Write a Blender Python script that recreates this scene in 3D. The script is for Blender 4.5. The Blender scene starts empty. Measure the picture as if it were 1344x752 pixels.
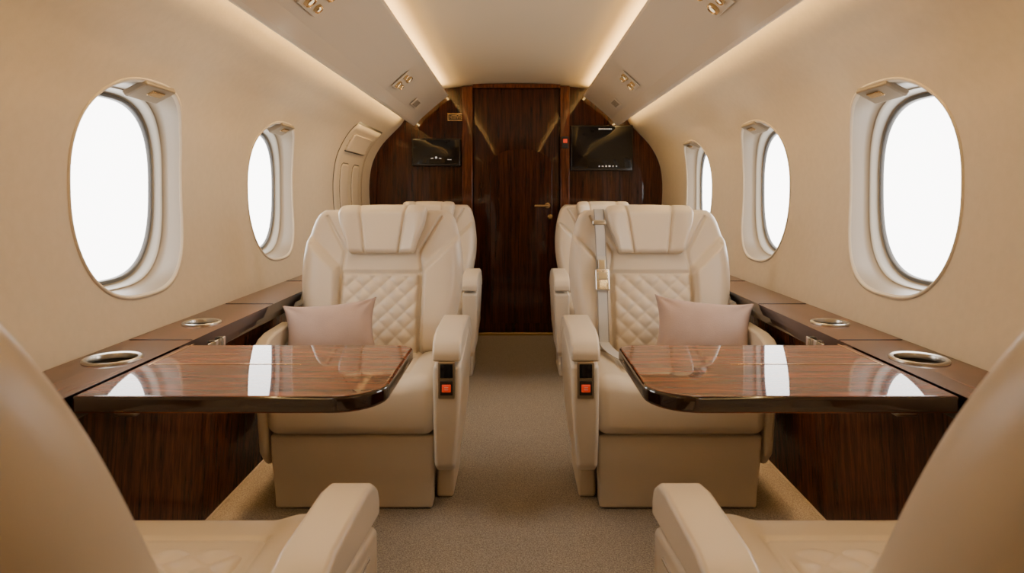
import bpy, bmesh, math
from mathutils import Vector, Matrix, Euler
D=bpy.data; C=bpy.context; COL=C.scene.collection
CZ=1.05

# ---------------------------------------------------------------- materials
def newmat(n):
    m=D.materials.new(n); m.use_nodes=True
    nt=m.node_tree; b=nt.nodes['Principled BSDF']
    return m,nt,b
def N(nt,t,**k):
    n=nt.nodes.new(t)
    for a,v in k.items():
        if a in n.inputs: n.inputs[a].default_value=v
        else: setattr(n,a,v)
    return n
def simple(n,col,rough=.5,metal=0,coat=0,bump=0,bscale=200,var=0,vscale=6,spec=.5):
    m,nt,b=newmat(n)
    b.inputs['Base Color'].default_value=(*col,1)
    b.inputs['Roughness'].default_value=rough
    b.inputs['Metallic'].default_value=metal
    b.inputs['Coat Weight'].default_value=coat
    b.inputs['Specular IOR Level'].default_value=spec
    tc=N(nt,'ShaderNodeTexCoord')
    if bump>0:
        no=N(nt,'ShaderNodeTexNoise'); no.inputs['Scale'].default_value=bscale; no.inputs['Detail'].default_value=3
        bp=N(nt,'ShaderNodeBump'); bp.inputs['Strength'].default_value=bump; bp.inputs['Distance'].default_value=.002
        nt.links.new(tc.outputs['Object'],no.inputs['Vector']); nt.links.new(no.outputs['Fac'],bp.inputs['Height'])
        nt.links.new(bp.outputs['Normal'],b.inputs['Normal'])
    if var>0:
        no=N(nt,'ShaderNodeTexNoise'); no.inputs['Scale'].default_value=vscale; no.inputs['Detail'].default_value=4
        r=N(nt,'ShaderNodeValToRGB')
        r.color_ramp.elements[0].position=.3; r.color_ramp.elements[1].position=.7
        r.color_ramp.elements[0].color=(*[c*(1-var) for c in col],1)
        r.color_ramp.elements[1].color=(*[min(1,c*(1+var)) for c in col],1)
        nt.links.new(tc.outputs['Object'],no.inputs['Vector']); nt.links.new(no.outputs['Fac'],r.inputs['Fac'])
        nt.links.new(r.outputs['Color'],b.inputs['Base Color'])
    return m
def wood(n,dark,light,stretch,rough=.12,coat=1.0,p0=.50,p1=.84,ior=1.38):
    m,nt,b=newmat(n)
    tc=N(nt,'ShaderNodeTexCoord'); mp=N(nt,'ShaderNodeMapping'); mp.inputs['Scale'].default_value=stretch
    nt.links.new(tc.outputs['Object'],mp.inputs['Vector'])
    n1=N(nt,'ShaderNodeTexNoise'); n1.inputs['Scale'].default_value=5; n1.inputs['Detail'].default_value=8; n1.inputs['Roughness'].default_value=.65; n1.inputs['Distortion'].default_value=.6
    n2=N(nt,'ShaderNodeTexNoise'); n2.inputs['Scale'].default_value=22; n2.inputs['Detail'].default_value=4
    nt.links.new(mp.outputs[0],n1.inputs['Vector']); nt.links.new(mp.outputs[0],n2.inputs['Vector'])
    mx=N(nt,'ShaderNodeMath',operation='MULTIPLY_ADD'); mx.inputs[1].default_value=.35
    nt.links.new(n2.outputs['Fac'],mx.inputs[0]); nt.links.new(n1.outputs['Fac'],mx.inputs[2])
    r=N(nt,'ShaderNodeValToRGB'); e=r.color_ramp.elements
    e[0].position=p0; e[0].color=(*dark,1); e[1].position=p1; e[1].color=(*light,1)
    mid=e.new((p0+p1)/2); mid.color=(*[(a*.55+c*.45) for a,c in zip(dark,light)],1)
    nt.links.new(mx.outputs[0],r.inputs['Fac']); nt.links.new(r.outputs['Color'],b.inputs['Base Color'])
    b.inputs['Roughness'].default_value=.5; b.inputs['Specular IOR Level'].default_value=.05
    b.inputs['Coat Weight'].default_value=coat; b.inputs['Coat Roughness'].default_value=rough; b.inputs['Coat IOR'].default_value=ior
    return m
def emis(n,col,s,base=None):
    m,nt,b=newmat(n)
    b.inputs['Base Color'].default_value=(*(base or col),1)
    b.inputs['Emission Color'].default_value=(*col,1); b.inputs['Emission Strength'].default_value=s
    return m

LEATHER=simple('cream_leather',(.62,.54,.435),.36,bump=.12,bscale=260,var=.025,vscale=3,spec=.5)
LEATHERD=simple('cream_leather_base',(.60,.52,.42),.40,bump=.12,bscale=260,spec=.45)
WALLM=simple('wall_fabric',(.535,.455,.340),.62,bump=.10,bscale=180,var=.03,vscale=40,spec=.3)
CEILM=simple('ceiling_panel',(.58,.49,.355),.5,bump=.04,bscale=150)
PSUM=simple('service_panel',(.60,.51,.39),.45,bump=.05,bscale=200)
TAN=simple('window_surround',(.175,.132,.085),.38)  # darkened so the reveal's shade is put into the surround colour
IVORY=simple('window_inner',(.27,.235,.185),.38)
GREY=simple('gasket',(.10,.10,.10),.4)
WOODT=wood('table_walnut',(.016,.0036,.0015),(.26,.066,.018),(.8,9,9),rough=.02,ior=1.33)
WOODL=wood('ledge_walnut',(.013,.0034,.0016),(.14,.040,.014),(9,.8,9),rough=.02,ior=1.30)
WOODF=wood('cabinet_walnut',(.011,.003,.0014),(.12,.034,.012),(12,12,.8),rough=.08,ior=1.35)
WOODV=wood('bulkhead_walnut',(.008,.002,.001),(.070,.017,.006),(12,12,.5),rough=.04,ior=1.42)
WOODP=wood('pillar_walnut',(.030,.008,.003),(.17,.047,.016),(12,12,.6),rough=.06)
EDGE=simple('lacquer_edge',(.014,.0045,.0025),.10,coat=.5)
CHROME=simple('chrome',(.74,.73,.71),.18,metal=1)
STEEL=simple('brushed_steel',(.50,.47,.42),.28,metal=1)
WELL=simple('dark_steel',(.16,.14,.12),.3,metal=1)
BRASS=simple('brass',(.62,.45,.23),.25,metal=1)
BRASSD=simple('bronze_plate',(.46,.39,.29),.3,metal=1)
BLACK=simple('black_glass',(.004,.004,.005),.06)
DARK=simple('dark_plastic',(.02,.016,.012),.4)
STRAP=simple('belt_webbing',(.50,.50,.50),.6,bump=.3,bscale=500)
STRAPE=simple('belt_selvedge',(.26,.25,.24),.6)
PILLOW=simple('mauve_velvet',(.41,.30,.26),.75,bump=.3,bscale=300,var=.06,vscale=12)
RED=emis('red_button',(.9,.07,.02),.2)
MARK=simple('faded_mark',(.7,.45,.35),.5)
WHITE=emis('white_print',(.9,.9,.9),.4)
PANE=emis('daylight_pane',(1,.985,.965),9.0)
LED=emis('warm_led',(1,.63,.22),34)
LEDS=emis('warm_led_side',(1,.68,.28),46)
LEDF=emis('warm_led_floor',(1,.64,.30),14)
LENS=emis('lens_glass',(1,.80,.50),1.2,base=(.35,.25,.12))
def carpet():
    m,nt,b=newmat('carpet_pile')
    tc=N(nt,'ShaderNodeTexCoord')
    v=N(nt,'ShaderNodeTexVoronoi'); v.inputs['Scale'].default_value=260
    n=N(nt,'ShaderNodeTexNoise'); n.inputs['Scale'].default_value=260; n.inputs['Detail'].default_value=3
    nt.links.new(tc.outputs['Object'],v.inputs['Vector']); nt.links.new(tc.outputs['Object'],n.inputs['Vector'])
    r=N(nt,'ShaderNodeValToRGB'); e=r.color_ramp.elements
    e[0].position=.34; e[0].color=(.16,.134,.106,1); e[1].position=.66; e[1].color=(.35,.30,.24,1)
    nt.links.new(n.outputs['Fac'],r.inputs['Fac']); nt.links.new(r.outputs['Color'],b.inputs['Base Color'])
    bp=N(nt,'ShaderNodeBump'); bp.inputs['Strength'].default_value=.5; bp.inputs['Distance'].default_value=.003
    nt.links.new(v.outputs['Distance'],bp.inputs['Height']); nt.links.new(bp.outputs['Normal'],b.inputs['Normal'])
    b.inputs['Roughness'].default_value=.95; b.inputs['Specular IOR Level'].default_value=.15
    return m
CARPET=carpet()

# ---------------------------------------------------------------- helpers
def link(o,parent=None):
    COL.objects.link(o)
    if parent: o.parent=parent
    return o
def mobj(name,verts,faces,mat,parent=None,smooth=True,loc=(0,0,0),rot=(0,0,0),mats=None,midx=None):
    me=D.meshes.new(name); me.from_pydata([tuple(v) for v in verts],[],faces)
    bm=bmesh.new(); bm.from_mesh(me); bmesh.ops.recalc_face_normals(bm,faces=bm.faces); bm.to_mesh(me); bm.free()
    for m in (mats or [mat]): me.materials.append(m)
    if midx:
        for p,i in zip(me.polygons,midx): p.material_index=i
    for p in me.polygons: p.use_smooth=smooth
    o=D.objects.new(name,me); o.location=loc; o.rotation_euler=rot
    return link(o,parent)
def empty(name,loc=(0,0,0),rot=(0,0,0),parent=None):
    o=D.objects.new(name,None); o.location=loc; o.rotation_euler=rot; o.empty_display_size=.1
    return link(o,parent)
def meta(o,label,cat=None,group=None,kind=None):
    if label: o['label']=label
    if cat: o['category']=cat
    if group: o['group']=group
    if kind: o['kind']=kind
    return o
def rbox(name,size,r,mat,parent=None,loc=(0,0,0),rot=(0,0,0),fn=None,cuts=(3,3,3),seg=4):
    h=[s/2 for s in size]; r=min(r,min(h)*.98)
    ax=[]
    for i in range(3):
        c=[h[i]-r+r*math.tan(k/seg*math.pi/4) for k in range(seg,-1,-1)]
        neg=[-x for x in c]; inner=h[i]-r; m=cuts[i]
        mid=[-inner+2*inner*k/m for k in range(1,m)]
        ax.append(neg+mid+c[::-1])
    V={};vs=[];fs=[]
    def vid(p):
        k=tuple(round(q,6) for q in p)
        if k not in V:
            q=[max(-(h[i]-r),min(h[i]-r,p[i])) for i in range(3)]
            d=Vector([p[i]-q[i] for i in range(3)])
            if d.length>1e-9: d=d.normalized()*r
            w=Vector(q)+d
            if fn: w=Vector(fn(w.x,w.y,w.z))
            V[k]=len(vs); vs.append(w)
        return V[k]
    for a in range(3):
        b,c=(a+1)%3,(a+2)%3
        for sg in (-1,1):
            for i in range(len(ax[b])-1):
                for j in range(len(ax[c])-1):
                    q=[]
                    for (u,v) in ((i,j),(i+1,j),(i+1,j+1),(i,j+1)):
                        p=[0,0,0]; p[a]=sg*h[a]; p[b]=ax[b][u]; p[c]=ax[c][v]; q.append(vid(p))
                    fs.append(q if sg>0 else q[::-1])
    return mobj(name,vs,fs,mat,parent,True,loc,rot)
def prism(name,pts,axis,a0,a1,mat,parent=None,bevel=.0,seg=3,fn=None,loc=(0,0,0),rot=(0,0,0),edge=None,cuts=1):
    n=len(pts); vs=[]; fs=[]
    def P(p,a):
        if axis=='x': return (a,p[0],p[1])
        if axis=='y': return (p[0],a,p[1])
        return (p[0],p[1],a)
    for k in range(cuts+1):
        a=a0+(a1-a0)*k/cuts
        for p in pts: vs.append(P(p,a))
    for k in range(cuts):
        for i in range(n):
            j=(i+1)%n; fs.append([k*n+i,k*n+j,(k+1)*n+j,(k+1)*n+i])
    fs.append(list(range(n))[::-1]); fs.append([cuts*n+i for i in range(n)])
    if fn: vs=[fn(*v) for v in vs]
    midx=None; mats=None
    if edge: mats=[mat,edge]; midx=[1]*(n*cuts)+[0,0]
    o=mobj(name,vs,fs,mat,parent,bevel>0,loc,rot,mats,midx)
    if bevel>0:
        b=o.modifiers.new('b','BEVEL'); b.width=bevel; b.segments=seg; b.limit_method='ANGLE'; b.angle_limit=math.radians(25)
        w=o.modifiers.new('w','WEIGHTED_NORMAL'); w.keep_sharp=True
    return o
def roundrect(x0,x1,y0,y1,r,n=8):
    rs=r if isinstance(r,(list,tuple)) else [r]*4
    out=[]
    for (cx,cy,a0),rr in zip(((x1,y1,0),(x0,y1,90),(x0,y0,180),(x1,y0,270)),rs):
        ccx=cx-rr if cx==x1 else cx+rr; ccy=cy-rr if cy==y1 else cy+rr
        for k in range(n+1):
            a=math.radians(a0+90*k/n); out.append((ccx+rr*math.cos(a),ccy+rr*math.sin(a)))
    return out
def lathe(name,prof,mat,parent=None,loc=(0,0,0),rot=(0,0,0),n=40):
    vs=[];fs=[];m=len(prof)
    for i in range(n):
        a=2*math.pi*i/n
        for r,z in prof: vs.append((r*math.cos(a),r*math.sin(a),z))
    for i in range(n):
        j=(i+1)%n
        for k in range(m-1): fs.append([i*m+k,j*m+k,j*m+k+1,i*m+k+1])
    o=mobj(name,vs,fs,mat,parent,True,loc,rot)
    me=o.data; bm=bmesh.new(); bm.from_mesh(me); bmesh.ops.remove_doubles(bm,verts=bm.verts,dist=1e-6); bmesh.ops.recalc_face_normals(bm,faces=bm.faces)
    for e in bm.edges:
        if len(e.link_faces)==2 and e.calc_face_angle(0)>.6: e.smooth=False
    bm.to_mesh(me); bm.free()
    return o
def interp(tab,x):
    if x<=tab[0][0]: return tab[0][1]
    if x>=tab[-1][0]: return tab[-1][1]
    for i in range(len(tab)-1):
        if tab[i][0]<=x<=tab[i+1][0]:
            x0,y0=tab[i]; x1,y1=tab[i+1]; t=(x-x0)/(x1-x0)
            def sl(k):
                if k<=0: return (tab[1][1]-tab[0][1])/(tab[1][0]-tab[0][0])
                if k>=len(tab)-1: return (tab[-1][1]-tab[-2][1])/(tab[-1][0]-tab[-2][0])
                return (tab[k+1][1]-tab[k-1][1])/(tab[k+1][0]-tab[k-1][0])
            m0=sl(i)*(x1-x0); m1=sl(i+1)*(x1-x0)
            return (2*t**3-3*t**2+1)*y0+(t**3-2*t**2+t)*m0+(-2*t**3+3*t**2)*y1+(t**3-t**2)*m1
WP=[(0,.995),(.3,1.0),(.5,1.020),(.66,1.05),(.8,1.084),(.95,1.108),(1.06,1.116),(1.18,1.113),(1.3,1.090),(1.42,1.028),(1.5,.958),(1.58,.878),(1.66,.83),(1.74,.80),(1.86,.77)]
def wx(z): return interp(WP,z)
Y0,Y1=-1.2,5.2
WZ=1.068; WH=.303; WW=.280; EXPN=2.75
def hole(th,s=1.0):
    c,sn=math.cos(th),math.sin(th)
    r=(abs(c/WW)**EXPN+abs(sn/WH)**EXPN)**(-1/EXPN)
    return r*c*s,r*sn*s

# ---------------------------------------------------------------- walls
def wall(name,side,wins):
    vs=[];fs=[]
    zl,zh=.60,1.50
    def grid(ya,yb,za,zb,ny,nz):
        b=len(vs)
        for j in range(nz+1):
            for i in range(ny+1): vs.append((ya+(yb-ya)*i/ny,za+(zb-za)*j/nz))
        for j in range(nz):
            for i in range(ny): fs.append([b+j*(ny+1)+i,b+j*(ny+1)+i+1,b+(j+1)*(ny+1)+i+1,b+(j+1)*(ny+1)+i])
    grid(Y0,Y1,0,zl,8,8); grid(Y0,Y1,zh,1.86,8,12)
    cur=Y0
    for yc in wins:
        ya,yb=yc-.45,yc+.45
        if ya>cur: grid(cur,ya,zl,zh,3,30)
        cur=yb
        bd=[]; n=30
        for i in range(n): bd.append((ya+(yb-ya)*i/n,zl))
        for i in range(n): bd.append((yb,zl+(zh-zl)*i/n))
        for i in range(n): bd.append((yb-(yb-ya)*i/n,zh))
        for i in range(n): bd.append((ya,zh-(zh-zl)*i/n))
        b=len(vs); m=len(bd); R=14
        for k in range(R+1):
            t=(k/R)
            for (y,z) in bd:
                th=math.atan2(z-WZ,y-yc); hy,hz=hole(th)
                vs.append((yc+hy+(y-yc-hy)*t,WZ+hz+(z-WZ-hz)*t))
        for k in range(R):
            for i in range(m):
                j=(i+1)%m; fs.append([b+k*m+i,b+k*m+j,b+(k+1)*m+j,b+(k+1)*m+i])
    if cur<Y1: grid(cur,Y1,zl,zh,3,30)
    me=D.meshes.new(name)
    me.from_pydata([(side*wx(z),y,z) for y,z in vs],[],fs)
    nor=[]
    for y,z in vs:
        dx=(wx(z+.004)-wx(z-.004))/.008
        nor.append(Vector((-side,0,dx)).normalized())
    bm=bmesh.new(); bm.from_mesh(me)
    for f in bm.faces:
        if f.normal.x*side>0: f.normal_flip()
        f.smooth=True
    bm.to_mesh(me); bm.free()
    me.normals_split_custom_set_from_vertices(nor)
    me.materials.append(WALLM)
    o=D.objects.new(name,me); link(o); meta(o,'curved cream fabric cabin sidewall with oval window openings','wall',kind='structure')
    return o
WINL=[1.99,3.12]; WINR=[1.99,3.06,4.16]
wall('wall_left',-1,WINL); wall('wall_right',1,WINR)
PX=1.205
def window(idx,side,yc):
    root=empty('window_%d'%idx,(side*1.12,yc,WZ-WH)); meta(root,'oval aircraft window with beige surround and bright daylight pane','window',kind='structure')
    M=96
    def rings(name,spec,mat):
        vs=[];fs=[]
        for (s,t,off) in spec:
            for i in range(M):
                y,z=hole(2*math.pi*i/M,s)
                z+=WZ
                x=(1-t)*wx(z)+t*PX+off
                vs.append((side*(x-1.12),y,z-(WZ-WH)))
        for k in range(len(spec)-1):
            for i in range(M):
                j=(i+1)%M; fs.append([k*M+i,k*M+j,(k+1)*M+j,(k+1)*M+i])
        return mobj(name,vs,fs,mat,root,True)
    rings('window_rim',[(1.04,0,.002),(1.036,0,-.003),(1.022,0,-.005),(1.008,0,-.003),(.998,0,.003)],WALLM)
    rings('window_surround',[(.999,0,.002),(.994,.1,.004),(.990,.25,0),(.986,.40,0),(.981,.50,0),(.970,.56,0),(.960,.60,0),(.953,.605,0)],TAN)
    rings('window_frame',[(.954,.60,0),(.947,.62,0),(.943,.68,0),(.937,.78,0),(.932,.86,0),(.926,.90,0),(.916,.91,0)],IVORY)
    rings('window_gasket',[(.918,.905,0),(.908,.89,0),(.890,.885,0),(.879,.90,0),(.875,1.0,0)],GREY)
    vs=[]
    for i in range(M):
        y,z=hole(2*math.pi*i/M,.879); vs.append((side*(PX-1.12),y,z+WH))
    mobj('window_pane',vs,[list(range(M))],PANE,root,False)
    o=rbox('shade_handle',(.075,.17,.020),.006,TAN,root,loc=(side*(-.038),.03,2*WH-.016),rot=(0,side*math.radians(28),0))
    meta(o,'tan shade pull housing')
    rbox('latch_insert',(.022,.07,.006),.002,BRASS,o,loc=(-side*.008,.01,-.011))
k=1
for y in WINL: window(k,-1,y); k+=1
for y in WINR: window(k,1,y); k+=1

# ---------------------------------------------------------------- floor / ceiling / panels
o=rbox('floor',(2.1,Y1-Y0+.2,.06),.002,CARPET,loc=(0,(Y0+Y1)/2,-.03)); meta(o,'greige flecked carpet aisle floor','floor',kind='structure')
vs=[];fs=[]
n=24
for j in range(2):
    for i in range(n+1):
        x=-.80+1.6*i/n; vs.append((x,Y0 if j==0 else Y1,1.895-.075*(x/.8)**2))
for i in range(n): fs.append([i,i+1,n+1+i+1,n+1+i])
o=mobj('ceiling',vs,fs,CEILM); meta(o,'gently arched cream ceiling panel washed by warm light','ceiling',kind='structure')
for k,s in ((1,-1),(2,1)):
    pts=[(.500,1.790),(.506,1.778),(.52,1.768),(.60,1.704),(.70,1.615),(.738,1.570),(.752,1.560),(.764,1.566),(.766,1.580),(.71,1.645),(.53,1.795),(.51,1.802)]
    pts=[(s*a,b) for a,b in pts]
    o=prism('trim_%d'%k,pts,'y',Y0,5.05,PSUM,bevel=0)
    b=o.modifiers.new('b','BEVEL'); b.width=.003; b.segments=2
    meta(o,'sloping cream overhead service panel with hidden cove lighting','trim',kind='structure')
for k,s in ((3,-1),(4,1)):
    o=rbox('led_strip',(.014,Y1-Y0-.3,.006),.002,LED,loc=(s*.540,(Y0+Y1)/2,1.812)); meta(o,'warm light strip tucked in the ceiling cove','cove light',group='ceiling cove strips')
    o=rbox('led_strip',(.012,Y1-Y0-.3,.006),.002,LEDS,loc=(s*.800,(Y0+Y1)/2,1.626)); meta(o,'warm light strip tucked above the sidewall','cove light',group='sidewall cove strips')
o=rbox('wall_front',(2.3,.04,1.95),.002,WALLM,loc=(0,Y0-.02,.97)); meta(o,'plain cream partition wall','wall',kind='structure')

# ---------------------------------------------------------------- bulkhead
arc=[(-wx(i/40*1.80),i/40*1.80) for i in range(41)]
top=[(-.6,1.86),(-.3,1.885),(0,1.895),(.3,1.885),(.6,1.86)]
pts=arc+top+[(-a,b) for a,b in arc[::-1]]
o=prism('wall_back',pts,'y',5.2,5.26,WOODV); meta(o,'dark glossy walnut arched bulkhead','wall',kind='structure')
for k,(a,b) in zip((3,4),((-.405,-.325),(.335,.405))):
    o=prism('trim_%d'%k,[(a,0),(b,0),(b,1.872),(a,1.868)],'y',5.13,5.2,WOODP,bevel=.006); meta(o,'polished walnut door pillar','trim',kind='structure')
o=rbox('trim_5',(.66,.07,.03),.004,WOODP,loc=(.005,5.165,1.872)); meta(o,'walnut door header','trim',kind='structure')
door=empty('door_1',(0.005,5.19,0)); meta(door,'glossy dark walnut cabin door with added arch imitating a reflection, and brass lever','door',kind='structure')
rbox('door_leaf',(.645,.025,1.84),.004,WOODV,door,loc=(0,-.003,.935))
ap=[(-.20,.08),(.27,.08)]+[(.035+.235*math.cos(math.radians(a)),1.28+.12*math.sin(math.radians(a))) for a in range(0,181,9)]
prism('reflection_arch',ap,'y',-.026,-.014,WOODV,door,bevel=.004)  # added arch shape standing in for a reflection in the glossy door
h=empty('door_handle',(.235,-.03,.97),parent=door)
lathe('handle_rose',[(0,0),(.022,0),(.022,.006),(.018,.009),(0,.009)],BRASS,h,rot=(math.pi/2,0,0))
rbox('lever',(.11,.014,.018),.006,BRASS,h,loc=(-.045,-.038,0))
rbox('lever_stem',(.016,.034,.016),.006,BRASS,h,loc=(0,-.022,0))
lathe('door_lock',[(0,0),(.02,0),(.02,.008),(.012,.014),(0,.014)],BRASS,door,loc=(.255,-.03,.885),rot=(math.pi/2,0,0))
o=rbox('trim_6',(.66,.04,.022),.004,BRASS,loc=(.005,5.12,.011)); meta(o,'thin brass door threshold','threshold',kind='structure')

BEZ=simple('monitor_bezel',(.018,.014,.012),.2)
def monitor(cx,cz,w,h,label):
    r=empty('wall_monitor',(cx,5.195,cz-h/2)); meta(r,label,'monitor')
    rbox('monitor_body',(w,.05,h),.008,BEZ,r,loc=(0,-.026,h/2))
    rbox('screen',(w-.02,.006,h-.03),.002,BLACK,r,loc=(0,-.052,h/2+.003))
    return r
m1=monitor(-.600,1.372,.37,.21,'small black wall-mounted cabin display on walnut bulkhead')
for (x,z,w,h) in ((-.0,.065,.014,.014),(.03,.06,.018,.004),(-.03,.06,.018,.004),(.1,.05,.03,.003)): rbox('screen_icon',(w,.002,h),.0008,WHITE,m1,loc=(x,-.056,z))
m2=monitor(.648,1.405,.47,.345,'large black wall-mounted cabin screen on walnut bulkhead')
for i in range(8): rbox('screen_text',(.007,.002,.008 if i%3 else .010),.0008,WHITE,m2,loc=(-.02+i*.013,-.056,.315))
for i,(w,h) in enumerate(((.008,.008),(.014,.004),(.008,.010),(.014,.008),(.005,.009),(.010,.005))): rbox('screen_icon',(w,.002,h),.0008,WHITE,m2,loc=(-.02+i*.026,-.056,.035))
pl=empty('sign_plaque',(-.455,5.198,1.615)); meta(pl,'small brass plaque with worn capital letters on walnut panel','sign')
rbox('plaque_plate',(.13,.008,.06),.006,BRASS,pl,loc=(0,-.004,.0275))
rbox('plaque_field',(.112,.002,.042),.001,DARK,pl,loc=(0,-.009,.0275))
cu=D.curves.new('lettering','FONT'); cu.body='HTITVTB'; cu.size=.040; cu.align_x='CENTER'; cu.extrude=.001; cu.offset=.0006
t=D.objects.new('tmp_text',cu); COL.objects.link(t); C.view_layer.update()
me=D.meshes.new_from_object(t.evaluated_get(C.evaluated_depsgraph_get())); D.objects.remove(t)
me.materials.clear(); me.materials.append(BRASS)
t=D.objects.new('lettering',me); t.location=(0,-.0115,.0135); t.rotation_euler=(math.pi/2,0,0); t.scale=(.62,1,1); link(t,pl)
r=empty('call_light',(.37,5.13,1.40)); meta(r,'small dark switch with glowing red lamp on pillar','switch')
rbox('switch_body',(.05,.02,.09),.006,DARK,r,loc=(0,-.01,.045)); rbox('red_lamp',(.03,.008,.03),.003,RED,r,loc=(0,-.022,.055))

# exit hatch
def wallpatch(name,side,ya,yb,za,zb,off,r,mat,thick=.012,ox=0,oy=0,oz=0):
    ny,nz=12,40; vs=[];fs=[]
    for L in (0,1):
        for j in range(nz+1):
            for i in range(ny+1):
                z=za+(zb-za)*j/nz; y=ya+(yb-ya)*i/ny
                dz=min(z-za,zb-z)
                if dz<r:
                    ins=r-math.sqrt(max(0,r*r-(r-dz)**2)); y=(ya+ins)+(yb-ya-2*ins)*i/ny
                vs.append((side*(wx(z)-off-(thick if L else 0)+(.001 if (L and (i in(0,ny) or j in(0,nz))) else 0))-ox,y-oy,z-oz))
    q=(ny+1)*(nz+1)
    for L in (0,1):
        for j in range(nz):
            for i in range(ny):
                a=L*q+j*(ny+1)+i; fs.append([a,a+1,a+ny+2,a+ny+1])
    ring=[i for i in range(ny)]+[j*(ny+1)+ny for j in range(nz)]+[nz*(ny+1)+i for i in range(ny,0,-1)]+[j*(ny+1) for j in range(nz,0,-1)]
    for i in range(len(ring)):
        a=ring[i]; b=ring[(i+1)%len(ring)]; fs.append([a,b,b+q,a+q])
    return mobj(name,vs,fs,mat,d2,True)
d2=empty('door_2',(-1.0,4.4,.1)); meta(d2,'cream emergency exit hatch set in the cabin sidewall','door',kind='structure')
kw=dict(ox=-1.0,oy=4.4,oz=.1)
wallpatch('exit_gap',-1,4.16,4.94,.2,1.50,.0,.03,DARK,thick=.002,**kw)
wallpatch('exit_leaf',-1,4.172,4.928,.212,1.488,.0,.025,WALLM,thick=.005,**kw)
wallpatch('exit_handle_gap',-1,4.27,4.82,1.325,1.435,.004,.012,DARK,thick=.002,**kw)
wallpatch('exit_handle_cover',-1,4.28,4.81,1.33,1.43,.004,.012,PSUM,thick=.014,**kw)
wallpatch('exit_inner_gap',-1,4.30,4.50,.62,1.26,.004,.03,DARK,thick=.002,**kw)
wallpatch('exit_inner_panel',-1,4.31,4.49,.63,1.25,.004,.025,PSUM,thick=.006,**kw)
wallpatch('exit_inner_gap',-1,4.60,4.80,.62,1.26,.004,.03,DARK,thick=.002,**kw)
wallpatch('exit_inner_panel',-1,4.61,4.79,.63,1.25,.004,.025,PSUM,thick=.006,**kw)

# ---------------------------------------------------------------- overhead fittings
def psu_frame(s,t=.5):
    x0,z0,x1,z1=.52,1.768,.738,1.570
    return s*(x0+(x1-x0)*t),z0+(z1-z0)*t,math.atan2(-(z1-z0),(x1-x0))
for s in (-1,1):
    for y in (2.16,3.75):
        x,z,ang=psu_frame(s,.46)
        g=empty('reading_light',(x,y,z),(0,s*ang,0)); meta(g,'brass twin reading lights and air gaspers on overhead panel','light',group='overhead reading lights')
        rbox('light_plate',(.12,.18,.004),.0015,PSUM,g,loc=(0,0,-.002))
        for (dx,dy,rr) in ((-.030,-.045,.022),(.030,.04,.022),(-.030,.04,.016),(.026,-.045,.016)):
            lathe('lamp_head',[(0,0),(rr*.5,-.002),(rr*.62,-.010),(rr*.8,-.015),(rr,-.012),(rr,0)],BRASS,g,loc=(dx,dy,-.003))
            lathe('lamp_lens',[(0,-.004),(rr*.5,-.006),(rr*.52,-.0105)],LENS,g,loc=(dx,dy,-.004))
    x,z,ang=psu_frame(s,.6)
    g=empty('speaker_grille',(x,4.45,z),(0,s*ang,0)); meta(g,'small slotted grille on overhead panel','vent',group='overhead grilles')
    rbox('grille_frame',(.06,.20,.005),.002,PSUM,g,loc=(0,0,-.002))
    for i in range(8): rbox('grille_slot',(.045,.006,.003),.001,TAN,g,loc=(0,-.07+i*.02,-.005))

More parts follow.
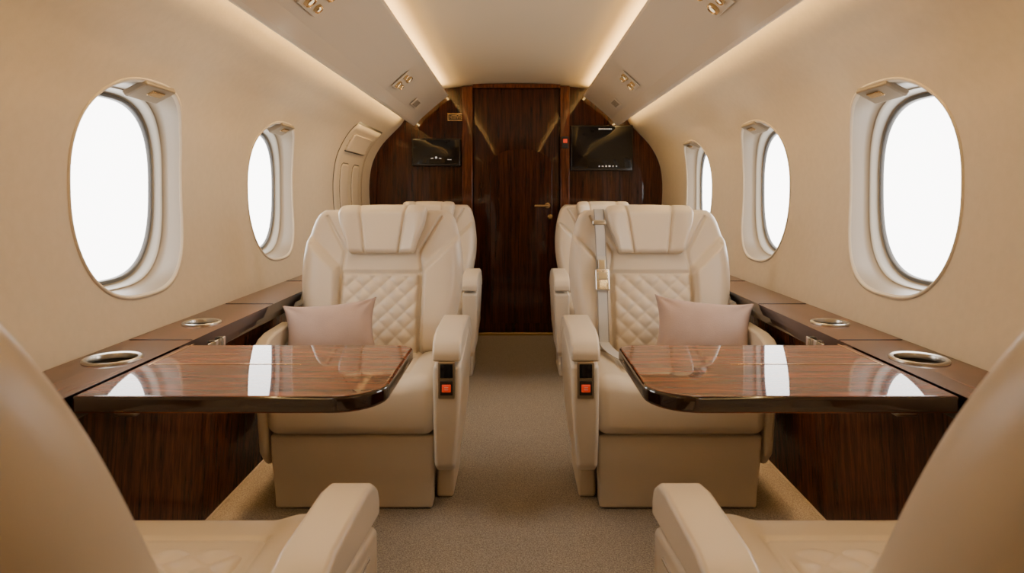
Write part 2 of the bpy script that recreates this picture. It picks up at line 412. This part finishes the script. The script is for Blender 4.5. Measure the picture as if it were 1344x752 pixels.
# ---------------------------------------------------------------- ledges
def ledge(s):
    L=(s*.94,2.9)
    root=empty('side_ledge',(L[0],L[1],0)); meta(root,'long glossy walnut side ledge cabinet along the cabin wall','side ledge',group='side ledges')
    ya,yb=1.30,4.9
    pts=[(.868,ya),(1.046,ya),(1.046,yb),(.868,yb)]
    pts=[(s*a-L[0],b-L[1]) for a,b in pts]
    slab=prism('ledge_top',pts,'z',.628,.66,WOODL,root,edge=EDGE)
    cups=((1.62,.058),(2.08,.050))
    for (cy,cr) in cups:
        C.view_layer.update()
        cut=lathe('cut',[(0,.60),(cr,.60),(cr,.70),(0,.70)],EDGE,None,loc=(s*.957,cy,0))
        md=slab.modifiers.new('bo','BOOLEAN'); md.operation='DIFFERENCE'; md.object=cut; md.solver='EXACT'
        C.view_layer.update(); dg=C.evaluated_depsgraph_get(); me=D.meshes.new_from_object(slab.evaluated_get(dg))
        slab.modifiers.clear(); slab.data=me
        D.objects.remove(cut)
        c=empty('cup_holder',(s*.957-L[0],cy-L[1],.661),parent=root); meta(c,'brushed steel cup holder')
        lathe('cup_rim',[(cr*.9,-.010),(cr*.9,-.002),(cr*.93,.003),(cr*1.05,.005),(cr*1.11,.003),(cr*1.12,-.001)],STEEL,c)
        lathe('cup_well',[(0,-.055),(cr*.86,-.055),(cr*.9,-.05),(cr*.9,-.009)],WELL,c)
    for p in slab.data.polygons: p.use_smooth=False
    prism('front_panel',[(s*.905-L[0],.62),(s*.925-L[0],.62),(s*.955-L[0],.07),(s*.935-L[0],.07)],'y',ya-L[1],yb-L[1],WOODF,root,bevel=.003)
    prism('upper_rail',[(s*.878-L[0],.60),(s*.925-L[0],.60),(s*.925-L[0],.628),(s*.878-L[0],.628)],'y',ya-L[1],yb-L[1],EDGE,root,bevel=.003)
    rbox('light_strip',(.01,yb-ya-.1,.01),.002,LEDF,root,loc=(s*.966-L[0],(ya+yb)/2-L[1],.090))
    for y in (1.84,2.45,3.1): rbox('ledge_seam',(.170,.003,.002),.0005,DARK,root,loc=(s*.956-L[0],y-L[1],.6605))
    lt=empty('ledge_latch',(s*.872-L[0],1.98-L[1],.615),parent=root); meta(lt,'chrome latch fitting')
    rbox('latch_plate',(.012,.11,.05),.003,CHROME,lt,loc=(0,0,-.01))
    rbox('latch_bar',(.014,.02,.06),.004,CHROME,lt,loc=(-s*.010,-.025,-.01)); rbox('latch_bar',(.014,.02,.06),.004,CHROME,lt,loc=(-s*.010,.025,-.01))
    return root
ledge(-1); ledge(1)

# ---------------------------------------------------------------- tables
def table(s):
    L=(s*.56,1.55)
    r=empty('folding_table',(L[0],L[1],.60)); meta(r,'glossy walnut fold-out cabin table with rounded dark edge','table',group='fold-out tables')
    xi,xo=.262,.862
    if s<0: pts=roundrect(-xo,-xi,1.32,1.78,[.045,.008,.008,.10],8)
    else: pts=roundrect(xi,xo,1.32,1.78,[.008,.045,.10,.008],8)
    pts=[(a-L[0],b-L[1]) for a,b in pts]
    prism('table_top',pts,'z',.026,.060,WOODT,r,bevel=.008,seg=3,edge=EDGE)
    rbox('leaf_seam',(.34,.003,.0012),.0004,BRASS,r,loc=(s*.665-L[0],1.574-L[1],.0603))
    rbox('hinge_seam',(.003,.22,.0012),.0004,BRASS,r,loc=(s*.842-L[0],1.675-L[1],.0603))
    rbox('support_arm',(.34,.03,.018),.005,DARK,r,loc=(s*.69-L[0],1.62-L[1],.014))
    rbox('support_arm',(.34,.03,.018),.005,DARK,r,loc=(s*.69-L[0],1.44-L[1],.014))
    rbox('slide_bracket',(.05,.20,.03),.006,STEEL,r,loc=(s*.838-L[0],1.56-L[1],-.010))
    return r
table(-1); table(1)

# ---------------------------------------------------------------- seats
PY,PZ=.17,.42
WT=[(0,.255),(.1,.288),(.25,.318),(.36,.324),(.45,.315),(.52,.300),(.57,.280),(.60,.250)]
WTF=[(0,.268),(.15,.282),(.3,.290),(.42,.293),(.50,.283),(.55,.262),(.60,.21)]
HT=.595
def segd(px,py,a,b):
    ax,ay=a;bx,by=b; dx,dy=bx-ax,by-ay; t=max(0,min(1,((px-ax)*dx+(py-ay)*dy)/(dx*dx+dy*dy)))
    return math.hypot(px-ax-t*dx,py-ay-t*dy)
SEAMS=[((.158,0),(.165,.325)),((0,.325),(.165,.325)),((.165,.325),(.285,.44)),((.165,.325),(.150,.42)),((.155,.42),(.235,.56))]
def smooth(a,b,x):
    t=max(0,min(1,(x-a)/(b-a))); return t*t*(3-2*t)
def front_d(x,h):
    ax=abs(x)
    lim=.325+.96*(ax-.165)
    bol=-.054*smooth(.161,.182,ax)*(1-smooth(lim-.012,lim+.035,h))
    lum=-.014*math.exp(-((h-.16)/.14)**2)*(1-smooth(.13,.19,ax))
    return bol+lum
def front_dF(x,h):
    return -.012*smooth(.155,.21,abs(x))
def backrest_mesh(wt,fd,seams):
    K=150;K2=40;R=120
    rows=[]
    for j in range(R+1):
        v=math.sin(math.pi/2*(-1+2*j/R)); h=HT/2+HT/2*v
        w=interp(wt,h); tf=max(0,1-abs(v)**16)**.5
        t=.062-.014*h/HT
        ring=[]
        for i in range(K+1):
            u=math.sin(math.pi/2*(-1+2*i/K)); x=w*u
            e=max(0,1-abs(u)**16)**.5
            d=fd(x,h)*e*tf
            g=0
            for a,b in seams:
                q=segd(abs(x),h,a,b)
                if q<.03: g=max(g,math.exp(-(q/.005)**2)*.013)
            ring.append((x,.06-t*e*tf+d+g*e,h))
        for i in range(1,K2):
            u=-math.sin(math.pi/2*(-1+2*i/K2)); x=w*u
            e=max(0,1-abs(u)**6)**.5
            ring.append((x,.06+(t+.045)*e*tf,h))
        rows.append(ring)
    vs=[p for r in rows for p in r]; n=len(rows[0]); fs=[]
    for j in range(R):
        for i in range(n):
            k=(i+1)%n; fs.append([j*n+i,j*n+k,(j+1)*n+k,(j+1)*n+i])
    fs.append(list(range(n))); fs.append([R*n+i for i in range(n)])
    return vs,fs
def quiltmesh(w,h,amp,sx,th,tz=0):
    nx=int(w*2/.0045); nz=int(h/.0045); vs=[];fs=[]
    for j in range(nz+1):
        for i in range(nx+1):
            x=-w+2*w*i/nx; z=h*j/nz
            a=math.sin(math.pi*(x/sx+z/sx*1.05)); b=math.sin(math.pi*(x/sx-z/sx*1.05))
            q=(abs(a)*abs(b))**.45
            e=min(1,min(w-abs(x),z,h-z)/.012); e=math.sqrt(max(0,1-(1-e)**2))
            vs.append((x,-(th+amp*q)*e,z))
    for j in range(nz):
        for i in range(nx):
            a=j*(nx+1)+i; fs.append([a,a+1,a+nx+2,a+nx+1])
    return vs,fs
BV,BF=backrest_mesh(WT,front_d,SEAMS)
BVF,BFF=backrest_mesh(WTF,front_dF,SEAMS[:2])
QV,QF=quiltmesh(.152,.315,.009,.068,.004)
CV,CF=quiltmesh(.165,.30,.009,.075,.004)
def seat(loc,rot,s,recline,label,group,kind='front'):
    root=empty('cabin_seat',loc,(0,0,rot)); meta(root,label,'armchair',group=group)
    cr,sr=math.cos(recline),math.sin(recline)
    front=kind=='front'
    HS=1.0 if front else 1.24
    CO=0 if front else .022
    fd=front_d if front else front_dF
    def B(p): x,d,h=p; h=h*HS; return (x,PY+d*cr+h*sr,PZ+h*cr-d*sr)
    mobj('backrest',[B(p) for p in (BV if front else BVF)],BF,LEATHER,root)
    q=[(x,d+fd(x*.8,h+.012)*.9+.002,h+.008) for x,d,h in QV]
    o=mobj('quilted_back_panel',[B(p) for p in q],QF,LEATHER,root); meta(o,'diamond-quilted leather back panel')
    def hr(x,d,h):
        w=.160+.016*smooth(-.1,.1,h)-.026*smooth(.04,-.1,h)
        X=x*w/.17
        g=0
        for sg in (-1,1):
            line=sg*(.082+.14*(h))
            g=max(g,math.exp(-((X-line)/.005)**2)*.012)
        dd=d+g*smooth(.0,-.03,d)
        dd+= -.024*smooth(.07,.15,abs(X))*smooth(.02,-.02,d)
        dd+= .03*smooth(.06,.1,h)
        return B((X,dd+.012,h+.506-.010*(abs(X)/.17)**2*smooth(0,.1,h)))
    rbox('headrest',(.34,.092,.205),.018,LEATHER,root,fn=hr,cuts=(80,4,16),seg=5)
    def cu(x,y,z):
        ax=abs(x)
        z2=z+(.012*smooth(.16,.22,ax)-.012*smooth(-.0,.22,y) if z>0 else 0)
        if z>0:
            g=math.exp(-((ax-.178)/.005)**2)*.006*(1 if y>-.15 else 0)+ (math.exp(-((y+.15)/.005)**2)*.006 if ax<.178 else 0)
            z2-=g
        if y<-.2:
            y-= .012*math.cos(z/.095*1.3)
            z2-= .01*smooth(-.2,-.27,y) if z>0 else 0
        return (x,y,z2)
    rbox('seat_cushion',(.556,.50,.185+CO),.04,LEATHER,root,loc=(0,-.02,.352+CO/2),fn=cu,cuts=(100,90,4),seg=6)
    o=mobj('quilted_seat_panel',[(x,.165-z,.438+CO-d-.012*smooth(0,.22,.165-z+.02)) for x,d,z in CV],CF,LEATHER,root); meta(o,'diamond-quilted leather seat panel')
    def lr(x,y,z): return (x*(1-.03*smooth(.1,-.12,z)),y+.025*smooth(.1,-.12,z),z)
    rbox('leg_rest',(.542,.07,.255),.010,LEATHERD,root,loc=(0,-.210,.130),fn=lr,cuts=(4,2,8))
    rbox('seat_base',(.44,.36,.24),.015,LEATHERD,root,loc=(0,.03,.125))
    def arm(side,x0,x1,top,fr,bottom,console,bk=.10):
        ar=empty('armrest',(side*(x0+x1)/2,0,top-.03),parent=root)
        cx=side*(x0+x1)/2; cz=top-.03
        P=lambda pts:[(a,b-cz) for a,b in pts]
        hw=(x1-x0)/2
        prof=[(fr+.075,bottom),(fr+.03,bottom+.03),(fr+.006,bottom+.16),(fr,top-.18),(fr+.004,top-.105),(bk-.04,top-.05),(bk+.10,top-.12),(.22,bottom+.12),(.10,bottom)]
        if not console: prof=[(fr+.075,bottom+.0),(fr+.03,bottom+.05),(fr+.01,top-.15),(fr+.01,top-.09),(bk-.04,top-.05),(bk+.1,top-.12),(.2,bottom+.1),(.1,bottom)]
        def tap(x,y,z):
            zz=z+cz; k=1-.30*smooth(.40,.12,zz)
            return (x*k - side*hw*.25*smooth(.40,.12,zz),y,z)
        prism('arm_console',P(prof),'x',-hw,hw,LEATHER,ar,bevel=.014,seg=4,fn=tap,cuts=1)
        pad=[(fr-.004,top-.092),(fr-.004,top-.060),(fr+.012,top-.034),(fr+.045,top-.014),(fr+.10,top-.004),(bk-.10,top),(bk,top-.02),(bk+.10,top-.085),(bk+.08,top-.13),(bk-.06,top-.055)]
        prism('arm_pad',P(pad),'x',-hw-.002,hw+.002,LEATHER,ar,bevel=.010,seg=4)
        return ar,cx,cz,hw
    if front:
        ar,cx,cz,hw=arm(s,.277,.366,.612,-.335,.145,True)
        cp=empty('control_panel',(0,-.334,.405-cz),parent=ar); meta(cp,'bronze control panel with screen and red switch')
        rbox('panel_plate',(.054,.010,.118),.004,BRASSD,cp,loc=(0,0,.058))
        rbox('panel_screen',(.040,.006,.044),.002,BLACK,cp,loc=(0,-.006,.088))
        rbox('panel_socket',(.040,.006,.046),.002,DARK,cp,loc=(0,-.006,.034))
        rbox('red_switch',(.028,.006,.024),.002,RED,cp,loc=(0,-.010,.034))
        rbox('switch_mark',(.012,.002,.002),.0005,MARK,cp,loc=(0,-.014,.038)); rbox('switch_mark',(.012,.002,.002),.0005,MARK,cp,loc=(0,-.014,.031))
        arm(-s,.278,.320,.585,-.27,.14,False)
        rbox('side_plinth',(.06,.30,.16),.012,LEATHERD,root,loc=(s*.295,.02,.08))
    else:
        ar,cx,cz,hw=arm(s,.278,.354,.566,-.235,.12,True,bk=.16)
        prism('arm_trim',[(-.15,.44-cz),(.15,.47-cz),(.15,.476-cz),(-.15,.446-cz)],'x',s*hw-.001 if s>0 else -hw-.003,s*hw+.003 if s>0 else -hw+.001,CHROME,ar)
        arm(-s,.272,.298,.545,-.235,.14,False)
    return root,B
R12=math.radians(13)
SL,_=seat((-.541,2.50,0),0,1,R12,'cream leather cabin armchair with quilted back beside walnut table','cabin armchairs')
SR,BR=seat((.543,2.50,0),0,-1,R12,'cream leather cabin armchair with shoulder belt over the backrest','cabin armchairs')
seat((-.60,.99,0),math.pi,-1,math.radians(33),'reclined cream leather armchair seen from its back, facing the table','cabin armchairs','fore')
seat((.60,.99,0),math.pi,1,math.radians(33),'reclined cream leather armchair seen from its back, facing the table','cabin armchairs','fore')
def copytree(src,loc,label):
    def rec(o,par):
        c=o.copy(); COL.objects.link(c)
        if par: c.parent=par
        for ch in o.children:
            if ch.name.startswith('control_panel'): continue
            rec(ch,c)
        return c
    c=rec(src,None); c.location=loc; c['label']=label; return c
for c in (copytree(SL,(-.556,4.08,0),'cream leather cabin armchair in the second row near the bulkhead'),
          copytree(SR,(.556,4.08,0),'cream leather cabin armchair in the second row near the bulkhead')):
    c.scale=(.94,1,1)

# seat belt
belt=empty('seat_belt',parent=SR); meta(belt,'pale silver webbing shoulder belt with silver buckle')
def ribbon(name,path,w,mat,parent,th=.003,dx=0):
    vs=[];fs=[]
    P=[Vector(p) for p,_ in path]; W=[Vector(q).normalized() for _,q in path]
    for i,p in enumerate(P):
        t=(P[min(i+1,len(P)-1)]-P[max(i-1,0)]).normalized(); nn=t.cross(W[i]).normalized()
        p=p+W[i]*dx
        a=W[i]*w/2; vs+= [p-a-nn*th/2,p+a-nn*th/2,p+a+nn*th/2,p-a+nn*th/2]
    for i in range(len(P)-1):
        for k in range(4):
            l=(k+1)%4; fs.append([i*4+k,i*4+l,i*4+4+l,i*4+4+k])
    fs.append([0,1,2,3]); e=4*(len(P)-1); fs.append([e,e+1,e+2,e+3])
    o=mobj(name,vs,fs,mat,parent,False)
    m=o.modifiers.new('b','BEVEL'); m.width=.001; m.segments=1
    return o
path=[]
xb=-.205
for i in range(60):
    h=.585-.56*i/59
    f=min(front_d(xb-.015,h),front_d(xb+.015,h),-.036*smooth(.56,.45,h))
    path.append((BR((xb,f-.014-.012*smooth(.45,.58,h)+.02*smooth(.55,.6,h),h)),(1,0,0)))
ribbon('belt_webbing',path,.036,STRAP,belt,th=.004)
ribbon('belt_edge',path,.004,STRAPE,belt,th=.006,dx=-.019)
ribbon('belt_edge',path,.004,STRAPE,belt,th=.006,dx=.019)
lap=[]
for i in range(16):
    t=i/15; lap.append(((xb+.09*t*t,.13-.30*t,.474+.02*(1-t)**2-.006),(1,.3,0)))
ribbon('lap_webbing',lap,.042,STRAP,belt)
bu=empty('belt_buckle',BR((xb,front_d(xb,.29)-.024,.29)),(-R12,0,0),parent=belt); meta(bu,'silver belt buckle')
rbox('buckle_body',(.056,.014,.085),.006,CHROME,bu); rbox('buckle_button',(.038,.006,.03),.002,STEEL,bu,loc=(0,-.008,.015)); rbox('buckle_tongue',(.03,.008,.05),.003,STEEL,bu,loc=(0,0,.055))
rbox('belt_guide',(.056,.02,.022),.006,STEEL,belt,loc=BR((xb,front_d(xb,.53)-.028,.525)),rot=(-R12,0,0))

# ---------------------------------------------------------------- pillows
def pillow(loc,rot,w,h,label):
    n=48; vs=[];fs=[]
    for L in (1,-1):
        for j in range(n+1):
            for i in range(n+1):
                u=-1+2*i/n; v=-1+2*j/n
                pin=.13
                x=w/2*u*(1-pin*(1-abs(v)**2.0)*abs(u)**3); z=h/2*v*(1-pin*1.5*(1-abs(u)**2.0)*abs(v)**3)
                t=((1-u*u)*(1-v*v))**.45*.078
                c=0
                for su in (-1,1):
                    for sv in (-1,1):
                        du,dv=u-su,v-sv; rr=math.hypot(du,dv)
                        c+=math.exp(-rr*2.4)*math.sin(math.atan2(dv*sv,du*su)*9)*.008
                t=max(0,t+c*min(1,t/.03))
                vs.append((x,L*-t,z))
    q=(n+1)**2
    for L in (0,1):
        for j in range(n):
            for i in range(n):
                a=L*q+j*(n+1)+i; f=[a,a+1,a+n+2,a+n+1]; fs.append(f if L==0 else f[::-1])
    o=mobj('throw_pillow',vs,fs,PILLOW,None,True,loc,rot)
    bm=bmesh.new(); bm.from_mesh(o.data); bmesh.ops.remove_doubles(bm,verts=bm.verts,dist=1e-5); bmesh.ops.recalc_face_normals(bm,faces=bm.faces); bm.to_mesh(o.data); bm.free()
    meta(o,label,'pillow',group='mauve throw pillows')
pillow((-.664,2.45,.558),(math.radians(-24),math.radians(-4),math.radians(10)),.335,.23,'mauve pink throw pillow leaning on the armchair back')
pillow((.672,2.45,.562),(math.radians(-24),math.radians(4),math.radians(-10)),.355,.24,'mauve pink throw pillow leaning beside the belted armchair')

# ---------------------------------------------------------------- lights (reading lamps plus an added foreground fill pair)
for s in (-1,1):
    for y,e in ((.35,7.5),(2.16,6),(3.75,5)):  # nearest pair has no fixture, added only to light the foreground
        l=D.lights.new('reading_and_fill_lamp','SPOT'); l.energy=e; l.color=(1,.94,.86); l.spot_size=math.radians(150); l.spot_blend=1; l.shadow_soft_size=.07
        o=D.objects.new('reading_and_fill_lamp',l); x,z,_=psu_frame(s,.46); o.location=(x-s*.02,y,z-.10); o.rotation_euler=(0,-s*math.radians(12),0); link(o)
w=D.worlds.new('World'); C.scene.world=w; w.use_nodes=True
w.node_tree.nodes['Background'].inputs[0].default_value=(1,.9,.75,1); w.node_tree.nodes['Background'].inputs[1].default_value=.4

cam=D.cameras.new('camera'); co=D.objects.new('camera',cam); link(co)
co.location=(0,0,CZ); co.rotation_euler=(math.pi/2,0,0)
cam.sensor_width=36; cam.lens=24; cam.shift_x=-5/1344; cam.shift_y=-120/1344
cam.clip_start=.02
cam.dof.use_dof=True; cam.dof.focus_distance=2.5; cam.dof.aperture_fstop=6.3
C.scene.camera=co
